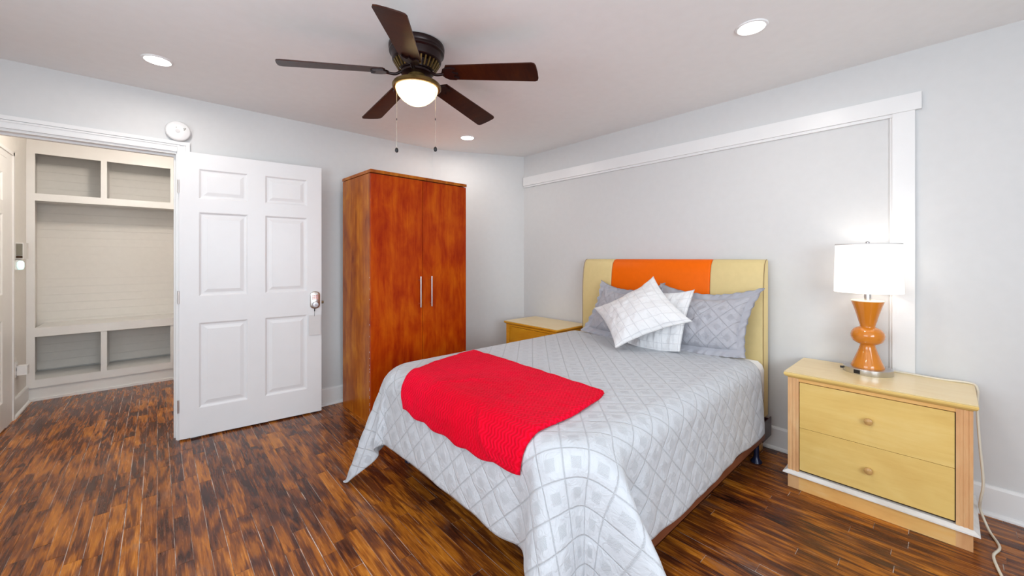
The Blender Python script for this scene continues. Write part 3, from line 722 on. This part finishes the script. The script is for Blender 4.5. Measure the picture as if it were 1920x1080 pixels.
c_ = hb_piece('headboard_centre_panel', oy0, oy1, M['orange']); c_['label'] = 'orange leather centre panel of the headboard'
hb_piece('headboard_side_panel', oy1, hy1, M['cream'])
for yy in (hy0 + 0.002, hy1 - 0.002):
    tube('piping', [(p[0] - 0.001, yy, p[1]) for p in hb_prof()[1:-1]], 0.0022, M['piping'], B, 6, False)
for yy in (hy0 + 0.03, hy1 - 0.03 - 0.05):
    box('headboard_leg', (-0.045, yy, 0.0), (-0.005, yy + 0.05, 0.26), M['maple_base'], B, bev=0.001)
L0 = 1.16 - 3.04
for s, yy in ((1, 0.775 - 1.552), (-1, 2.329 - 1.552)):
    boxes('side_rail', [((L0, min(yy, yy + s * 0.004), 0.148), (-0.20, max(yy, yy + s * 0.004), 0.198)), ((L0, min(yy, yy + s * 0.045), 0.148), (-0.20, max(yy, yy + s * 0.045), 0.152))], M['railbrown'], B)
    boxes('headboard_bracket', [((-0.22, min(yy + s * 0.005, yy + s * 0.01), 0.13), (-0.05, max(yy + s * 0.005, yy + s * 0.01), 0.25)), ((-0.098, min(yy + s * 0.01, yy + s * 0.05), 0.13), (-0.093, max(yy + s * 0.01, yy + s * 0.05), 0.25))], M['bracket'], B)
for xx in (L0, -0.95, -0.25):
    box('cross_rail', (xx, 0.78 - 1.552, 0.152), (xx + 0.04, 2.324 - 1.552, 0.156), M['railbrown'], B)
for xx in (-1.85, -0.23):
    for yy in (0.815 - 1.552, 2.289 - 1.552):
        lathe('leg', [(0, 0), (0.030, 0), (0.033, 0.004), (0.030, 0.012), (0.017, 0.03), (0.015, 0.05), (0.015, 0.152), (0, 0.152)], M['caster'], B, 24, (xx, yy, 0))
tag(box('box_spring', (1.05, 0.83, 0.158), (2.93, 2.275, 0.36), M['spring'], bev=0.06, seg=4), 'dark cloth box spring under the mattress, glimpsed below the quilt', 'box spring')

# ------------------------------------------------------------------ mattress, quilt, throw
TZ = 0.645
def mattress():
    x0, x1, y0, y1 = 1.005, 2.936, 0.797, 2.303
    bm = bmesh.new(); rings = []
    prof = [(0.02, 0.362), (0.0, 0.38), (0.0, 0.565), (0.010, 0.597), (0.035, 0.620), (0.08, 0.631), (0.16, 0.633)]
    for ins, z in prof:
        ring = []
        for (cx, cy, a0, rr) in ((x1, y1, 0, 0.04), (x0, y1, 90, 0.17), (x0, y0, 180, 0.17), (x1, y0, 270, 0.04)):
            r = max(rr - ins, 0.006)
            ox = cx - math.copysign(rr if rr > ins else ins + r, cx - 2); oy = cy - math.copysign(rr if rr > ins else ins + r, cy - 1.5)
            for k in range(9):
                a = R(a0 + 90 * k / 8); ring.append(bm.verts.new((ox + r * math.cos(a), oy + r * math.sin(a), z)))
        rings.append(ring)
    for A, C in zip(rings, rings[1:]):
        for k in range(len(A)): bm.faces.new((A[k], A[(k + 1) % len(A)], C[(k + 1) % len(A)], C[k]))
    bm.faces.new(rings[0][::-1]); bm.faces.new(rings[-1])
    return bm_obj('mattress', bm, M['sheet'], smooth=True, angle=60)
mt = mattress()
tag(mt, 'mattress in a white fitted sheet showing at its head end', 'mattress')
QX, QY0, QY1, RE = 1.17, 0.98, 2.12, 0.10
def sstep(a, b, x_):
    t_ = max(0, min(1, (x_ - a) / (b - a))); return t_ * t_ * (3 - 2 * t_)
def drape(cx, cy, off=0.0):
    qx, qy = max(cx, QX), min(max(cy, QY0), QY1)
    wx, wy = cx - qx, cy - qy; s = math.hypot(wx, wy)
    n1 = noise.noise(Vector((cx * 2.3, cy * 2.3, 0.3)))
    if s < 1e-6:
        return Vector((cx, cy, TZ + 0.004 * n1 + off))
    wx /= s; wy /= s
    fl = 0.200 - RE
    if s < fl: rho, drop, na = s, 0.0, 0.0
    elif s < fl + RE * math.pi / 2:
        a = (s - fl) / RE; rho = fl + RE * math.sin(a); drop = RE * (1 - math.cos(a)); na = a
    else:
        e = s - fl - RE * math.pi / 2; rho = 0.2 + 0.05 * e; drop = RE + e; na = math.pi / 2
    tt = sstep(0.12, 0.62, s)
    right = wy < 0 if abs(wy) > 1e-6 else cy < 1.55
    # corner angle (0 = straight off the foot, 90 = straight off the side), continued past the corner along each side
    phi = math.degrees(math.atan2(abs(wy), max(-wx, 0.0)))
    if cx > QX: ang = 90 + (cx - QX) * 230
    elif QY0 < cy < QY1:
        ang = -(min(cy - QY0, QY1 - cy)) * 230; right = cy < 1.55
    else: ang = phi
    e2 = max(0.0, s - 0.18)
    psi = phi
    if right:
        flare = e2 * (0.20 * math.exp(-((ang - 20) / 17) ** 2) + 0.58 * math.exp(-((ang - 87) / 13) ** 2) - 0.10 * math.exp(-((ang - 52) / 15) ** 2) - 0.10 * math.exp(-((ang - 118) / 14) ** 2) - 0.08 * math.exp(-((ang + 14) / 14) ** 2))
        if 0 < phi < 90 and cx < QX: psi = phi + 6 * math.sin(math.radians(2 * phi)) * tt
    else:
        flare = e2 * (0.30 * math.exp(-((ang - 46) / 13) ** 2) + 0.13 * math.exp(-((ang - 14) / 9) ** 2))
        if 0 < phi < 90 and cx < QX: psi = phi - 17 * math.sin(math.radians(2 * phi)) * tt
    if cx < QX and 0 < phi < 90:
        dx, dy = -math.cos(math.radians(psi)), math.copysign(math.sin(math.radians(psi)), wy)
    else: dx, dy = wx, wy
    rho += flare
    if na > 0.3:
        soft = tt * (0.010 * noise.noise(Vector((cx * 3.5, cy * 3.5, 5.0))) + 0.006 * noise.noise(Vector((cx * 9, cy * 9, 2.0))) + 0.006)
        rho += soft
    p = Vector((qx + dx * rho, qy + dy * rho, TZ - drop))
    p += Vector((dx * math.sin(na), dy * math.sin(na), math.cos(na))) * off
    p.z = max(p.z, 0.008 + off)
    return p
def puff(cx, cy, p_=0.098):
    a = (cx + cy) / math.sqrt(2) / p_; b = (cx - cy) / math.sqrt(2) / p_
    return 0.0040 * (abs(math.sin(math.pi * a)) * abs(math.sin(math.pi * b))) ** 0.45 + 0.003 * noise.noise(Vector((cx * 22, cy * 22, 1)))
def grid_mesh(name, nu, nv, fn, mat, parent=None, thick=0.0, uvf=None):
    vs, uv = [], []
    for i in range(nu + 1):
        for j in range(nv + 1):
            p, q = fn(i / nu, j / nv); vs.append(p); uv.append(q)
    fs = [(i * (nv + 1) + j, (i + 1) * (nv + 1) + j, (i + 1) * (nv + 1) + j + 1, i * (nv + 1) + j + 1) for i in range(nu) for j in range(nv)]
    o = mesh_obj(name, vs, fs, mat, parent, smooth=True, uvs=uv)
    if thick:
        md = o.modifiers.new('solid', 'SOLIDIFY'); md.thickness = thick; md.offset = -1
    return o
def quilt_pt(u, v):
    # hem distances waver a little
    foot = 0.556 + 0.010 * math.sin(v * 9) + 0.022 * sstep(0.80, 1.0, v); side = 0.588 + 0.006 * math.sin(u * 14) + 0.012 * sstep(0.22, 0.0, u)
    x0, x1 = QX - foot, 2.775 + 0.01 * math.sin(v * 7)
    cx = x0 + (x1 - x0) * u; cy = (QY0 - side) + (QY1 - QY0 + 2 * side) * v
    return cx, cy
def quilt_fn(u, v):
    cx, cy = quilt_pt(u, v)
    s = math.hypot(cx - max(cx, QX), cy - min(max(cy, QY0), QY1))
    k = 0.35 + 0.65 * sstep(0.1, 0.3, s)
    edge = min(1, min(u, v, 1 - v, 1 - u) * 60)
    return drape(cx, cy, puff(cx, cy) * k * edge), (cx, cy)
Q = grid_mesh('quilt', 230, 240, quilt_fn, M['quilt'], None, 0.006)
tag(Q, 'light grey quilt stitched in diamonds and squares draped over the bed', 'quilt')

# red throw : corners given in cloth coordinates
TA, TB, TC, TD = (1.60, 2.165), (1.565, 1.085), (0.868, 1.895), (0.880, 1.030)
def throw_fn(u, v):
    a = Vector(TA).lerp(Vector(TC), u); b = Vector(TB).lerp(Vector(TD), u)
    q = a.lerp(b, v)
    bow = 4 * u * (1 - u)
    q.y += bow * (1 - v) * 0.055 + bow * v * (-0.045)
    bow2 = 4 * v * (1 - v)
    q.x += bow2 * (0.012 * (1 - u) - 0.02 * u) + 0.006 * math.sin(v * 31) * u
    ed = min(u, 1 - u) * 0.7, min(v, 1 - v) * 1.1
    e = min(ed); rnd_ = math.sqrt(max(0, 1 - (1 - min(1, e / 0.022)) ** 2))
    h = 0.008 + 0.017 * rnd_ + 0.006 * noise.noise(Vector((q.x * 9, q.y * 6, 3))) + 0.003 * noise.noise(Vector((q.x * 24, q.y * 14, 8)))
    for (ru, rv, sl, ln_, am) in ((0.30, 0.30, 0.5, 0.22, 0.008), (0.62, 0.38, -0.6, 0.20, 0.009), (0.45, 0.75, 0.35, 0.25, 0.007), (0.80, 0.70, 0.9, 0.15, 0.008)):
        dd = (v - rv) - sl * (u - ru); h += am * math.exp(-(dd / 0.022) ** 2) * math.exp(-((u - ru) / ln_) ** 2)
    h += 0.006 * math.exp(-((v - 0.55 - 0.25 * u) / 0.03) ** 2) * math.exp(-((u - 0.55) / 0.25) ** 2)
    return drape(q.x, q.y, h), (q.x, q.y)
Tw = grid_mesh('throw_blanket', 110, 150, throw_fn, M['throw'], None, 0.014)
tag(Tw, 'bright red plush throw spread over the foot of the grey bed', 'blanket')

# ------------------------------------------------------------------ pillows
def pillow(name, P, bulge, mat, label, group, flange=0.0, pinch=0.07, sag=1.0, nu=56, nv=48, seed=0, uvs=(0.7, 0.5)):
    # P : corners tl, tr, br, bl in world space, front side faces -x
    tl, tr, br, bl = [Vector(p) for p in P]
    base = (tl + tr + br + bl) / 4; base.z = min(p.z for p in (tl, tr, br, bl))
    nrm = (tr - bl).cross(tl - br).normalized()
    if nrm.x > 0: nrm = -nrm
    root = thing(name, label, 'pillow', base, group=group)
    fu, fv_ = flange, flange * uvs[0] / uvs[1]
    def pt(u, v, side):
        # pinch edges inwards between the corners, less so along the bottom edge
        pv = pinch * (1 - (2 * u - 1) ** 2); pu = pinch * 0.8 * (1 - (2 * v - 1) ** 2)
        uu = 0.5 + (u - 0.5) * (1 - pu); vv = pv * 0.9 * (1 - v) ** 1.5 + v * (1 + 0.04 * sag * (1 - (2 * u - 1) ** 2))
        p = tl.lerp(tr, uu).lerp(bl.lerp(br, uu), vv)
        iu = (u - fu) / (1 - 2 * fu); iv = (v - fv_) / (1 - 2 * fv_)
        h = 0
        if 0 < iu < 1 and 0 < iv < 1:
            h = bulge * (math.sin(math.pi * iu) * math.sin(math.pi * iv)) ** (0.42 if flange else 0.55)
            if flange: h *= 1 + 0.10 * noise.noise(Vector((iu * 14, iv * 9, seed)))
        wr = noise.noise(Vector((u * 6 + seed, v * 5, 1))) * 0.010 + noise.noise(Vector((u * 15 + seed, v * 13, 4))) * 0.006
        edge = min(u, v, 1 - u, 1 - v)
        if flange and edge < fu: wr += 0.009 * math.sin((u * 1.4 + v) * 50 + seed + 3 * noise.noise(Vector((u * 8, v * 8, seed)))) * (1 - edge / fu)
        wr *= min(1, edge * 18 + 0.25) if not flange else 1
        return p + nrm * (side * (h + 0.002) + wr) - base
    vs, uv, fs, ffl = [], [], [], []
    for side in (1, -0.6):
        for i in range(nu + 1):
            for j in range(nv + 1):
                vs.append(pt(i / nu, j / nv, side)); uv.append((i / nu * uvs[0] * 1.0, j / nv * uvs[1] * 1.0))
    n1 = (nu + 1) * (nv + 1)
    for i in range(nu):
        for j in range(nv):
            a = i * (nv + 1) + j; q = (a, a + 1, a + nv + 2, a + nv + 1)
            cu, cv = (i + 0.5) / nu, (j + 0.5) / nv
            dst = ffl if flange and (min(cu, 1 - cu) < fu or min(cv, 1 - cv) < fv_) else fs
            dst.append(q[::-1]); dst.append(tuple(k + n1 for k in q))
    rim = [i * (nv + 1) for i in range(nu + 1)] + [nu * (nv + 1) + j for j in range(1, nv + 1)] + [i * (nv + 1) + nv for i in range(nu - 1, -1, -1)] + [j for j in range(nv - 1, 0, -1)]
    for k in range(len(rim)):
        a, b = rim[k], rim[(k + 1) % len(rim)]; (ffl if flange else fs).append((a, b, b + n1, a + n1))
    for nm_, fl_, mt_ in (('pillow_cover', fs, mat), ('ruffled_flange', ffl, M['flange'])):
        if not fl_: continue
        used = sorted({k for f in fl_ for k in f}); ix = {k: n for n, k in enumerate(used)}
        mesh_obj(nm_, [vs[k] for k in used], [tuple(ix[k] for k in f) for f in fl_], mt_, root, smooth=True, uvs=[uv[k] for k in used])
    return root
gs, gc = 'grey quilted pillow shams against the headboard', 'white pintucked cushions in front of the shams'
pillow('bed_pillow', [(2.90, 1.50, 1.095), (2.87, 0.785, 1.100), (2.73, 0.850, 0.662), (2.70, 1.475, 0.655)], 0.085, M['sham'], 'grey quilted pillow sham at the right side of the headboard', gs, flange=0.075, pinch=0.16, seed=3)
pillow('bed_pillow', [(2.88, 2.035, 1.100), (2.90, 1.46, 1.10), (2.72, 1.44, 0.655), (2.74, 2.145, 0.660)], 0.08, M['sham'], 'grey quilted pillow sham at the left, mostly behind the white cushions', gs, flange=0.075, pinch=0.18, seed=9)
pillow('white_cushion', [(2.76, 1.60, 1.06), (2.72, 1.160, 1.074), (2.60, 1.205, 0.662), (2.60, 1.60, 0.655)], 0.05, M['pintuck'], 'white square cushion standing behind the tilted white cushion', gc, pinch=0.09, seed=5, uvs=(0.45, 0.42))
pillow('white_cushion', [(2.60, 1.905, 0.888), (2.70, 1.450, 1.155), (2.56, 1.105, 0.880), (2.34, 1.535, 0.668)], 0.10, M['pintuck'], 'white pintucked cushion tilted onto one corner, frontmost on the bed', gc, pinch=0.13, sag=-1.5, seed=2, uvs=(0.47, 0.45))

# ------------------------------------------------------------------ hall : built-in locker bench
Cb = thing('hall_cabinet', 'built-in white hall bench with open cubbies above and below', 'cabinet', (0, 5.5, 0))
FTH = 0.02; D_ = 0.42; x0, x1 = HX0 + 0.0005, HX1 - 0.0005
mt_ = M['halltrim']
box('stile', (x0, 0, 0.12), (-0.82, FTH, 2.43), mt_, Cb); box('stile', (x1 - 0.05, 0, 0.12), (x1, FTH, 2.43), mt_, Cb)
box('top_rail', (-0.82, 0, 2.23), (x1 - 0.05, FTH, 2.43), mt_, Cb)
box('shelf', (-0.82, 0, 1.806), (x1 - 0.05, FTH, 1.872), mt_, Cb); box('shelf_board', (x0, FTH, 1.82), (x1, D_, 1.845), mt_, Cb)
box('bench_seat', (-0.82, -0.006, 0.578), (x1 - 0.05, D_, 0.657), mt_, Cb, bev=0.002)
box('bottom_rail', (-0.82, 0, 0.12), (x1 - 0.05, FTH, 0.19), mt_, Cb); box('bottom_board', (x0, FTH, 0.165), (x1, D_, 0.185), mt_, Cb)
for a, b in ((-0.409, -0.367), (0.100, 0.142)):
    box('upper_divider', (a, 0, 1.872), (b, FTH, 2.23), mt_, Cb); box('upper_divider_board', ((a + b) / 2 - 0.01, FTH, 1.845), ((a + b) / 2 + 0.01, D_, 2.43), mt_, Cb)
    box('lower_divider', (a, 0, 0.19), (b, FTH, 0.578), mt_, Cb); box('lower_divider_board', ((a + b) / 2 - 0.01, FTH, 0.185), ((a + b) / 2 + 0.01, D_, 0.578), mt_, Cb)
for k in range(28):
    z = 0.20 + k * 0.0805
    if z > 2.38: break
    box('back_plank', (x0, D_ + 0.001, z), (x1, D_ + 0.011, z + 0.0798), M['hall'], Cb)
box('kick_board', (x0, 0.012, 0.0), (x1, 0.03, 0.12), M['halltrim'], Cb)
box('shoe_moulding', (x0, 0.0, 0.0), (x1, 0.012, 0.022), M['halltrim'], Cb, bev=0.003)

# hall door on the left wall
HD = sroot('door_2', (HX0 - 0.018, 4.795, 0.012), R(-90))
door_leaf('door_slab', 0.87, 2.035, [(0.10, 0.385), (0.485, 0.77)], rows, M['halltrim'], HD, th=0.035)
for c in [(0.10, 0.385), (0.485, 0.77)]:
    for r_ in rows: raised_panel(c[0], c[1], r_[0], r_[1], 0.0, -1, M['halltrim'], HD)
for z in (0.26, 1.03, 1.79):
    h = boxes('hinge', [((4.797 - 4.795 - 0.002, 0.0165, z - 0.055), (0.0, 0.0165, z - 0.055))], M['brass']) if False else None
for z in (0.26, 1.03, 1.79):
    h = box('hinge', (-0.022, -0.0215, z - 0.05), (0.004, -0.017, z + 0.05), M['brass'], HD)
    tube('hinge_pin', [(-0.009, -0.026, z - 0.052), (-0.009, -0.026, z + 0.052)], 0.006, M['brass'], h, 8, False)
struct(boxes('trim_7', [((HX0, 4.80, 0), (HX0 + 0.016, 4.985, 2.05)), ((HX0, 3.80, 2.05), (HX0 + 0.016, 4.985, 2.125)), ((HX0 + 0.016, 4.955, 0), (HX0 + 0.024, 4.985, 2.125)), ((HX0 + 0.016, 3.80, 2.098), (HX0 + 0.024, 4.985, 2.125)), ((HX0 - 0.1, 4.797, 0), (HX0 + 0.016, 4.800, 2.05))], M['halltrim']))
# wall items in the hall
t = thing('wall_thermostat', 'small beige wall unit with grey display in the hall', 'thermostat', (HX0, 5.22, 1.28))
box('case', (0.0, -0.09, 0.0), (0.045, 0.07, 0.135), M['halltrim'], t, bev=0.004)
box('display', (0.006, -0.0935, 0.03), (0.040, -0.089, 0.128), M['lcd'], t)
box('label_strip', (0.006, -0.094, 0.008), (0.040, -0.089, 0.027), M['gapdark'], t)
t = thing('night_light', 'small glowing bluish night light under the hall wall unit', 'light', (HX0, 5.16, 1.19))
box('plug_body', (0.0, -0.02, 0.0), (0.02, 0.025, 0.085), M['white_plastic'], t, bev=0.003)
lathe('glow_cap', [(0, 0.0), (0.016, 0.006), (0.021, 0.03), (0.020, 0.06), (0.012, 0.075), (0, 0.078)], M['nightlight'], t, 20, (0.026, -0.01, 0.0))
t = thing('wall_outlet', 'white outlet plate low on the hall wall', 'outlet', (HX0, 5.13, 0.31))
box('cover_plate', (0.0, -0.035, 0.0), (0.006, 0.045, 0.12), M['white_plastic'], t, bev=0.002)
for z in (0.02, 0.075): box('socket', (0.005, -0.012, z), (0.009, 0.022, z + 0.028), M['card'], t, bev=0.001)
t = thing('plug_adapter', 'white plug-in adapter sticking out of the hall outlet', 'adapter', (HX0 + 0.0095, 5.14, 0.32))
box('adapter_body', (0.0, -0.01, 0.0), (0.055, 0.06, 0.075), M['white_plastic'], t, bev=0.006)
box('prong_block', (-0.0005, 0.0, 0.015), (0.001, 0.04, 0.06), M['card'], t)

# tiny plaster chips on the floor
ch = bmesh.new(); bmesh.ops.create_icosphere(ch, subdivisions=1, radius=0.008, matrix=Matrix.Translation((1.572, 0.672, 0.003)) @ Matrix.Diagonal((1.3, 0.8, 0.35, 1)))
tag(bm_obj('plaster_chip', ch, M['paint_chip']), 'small white chip lying on the floor beside the bed rail', 'chip')
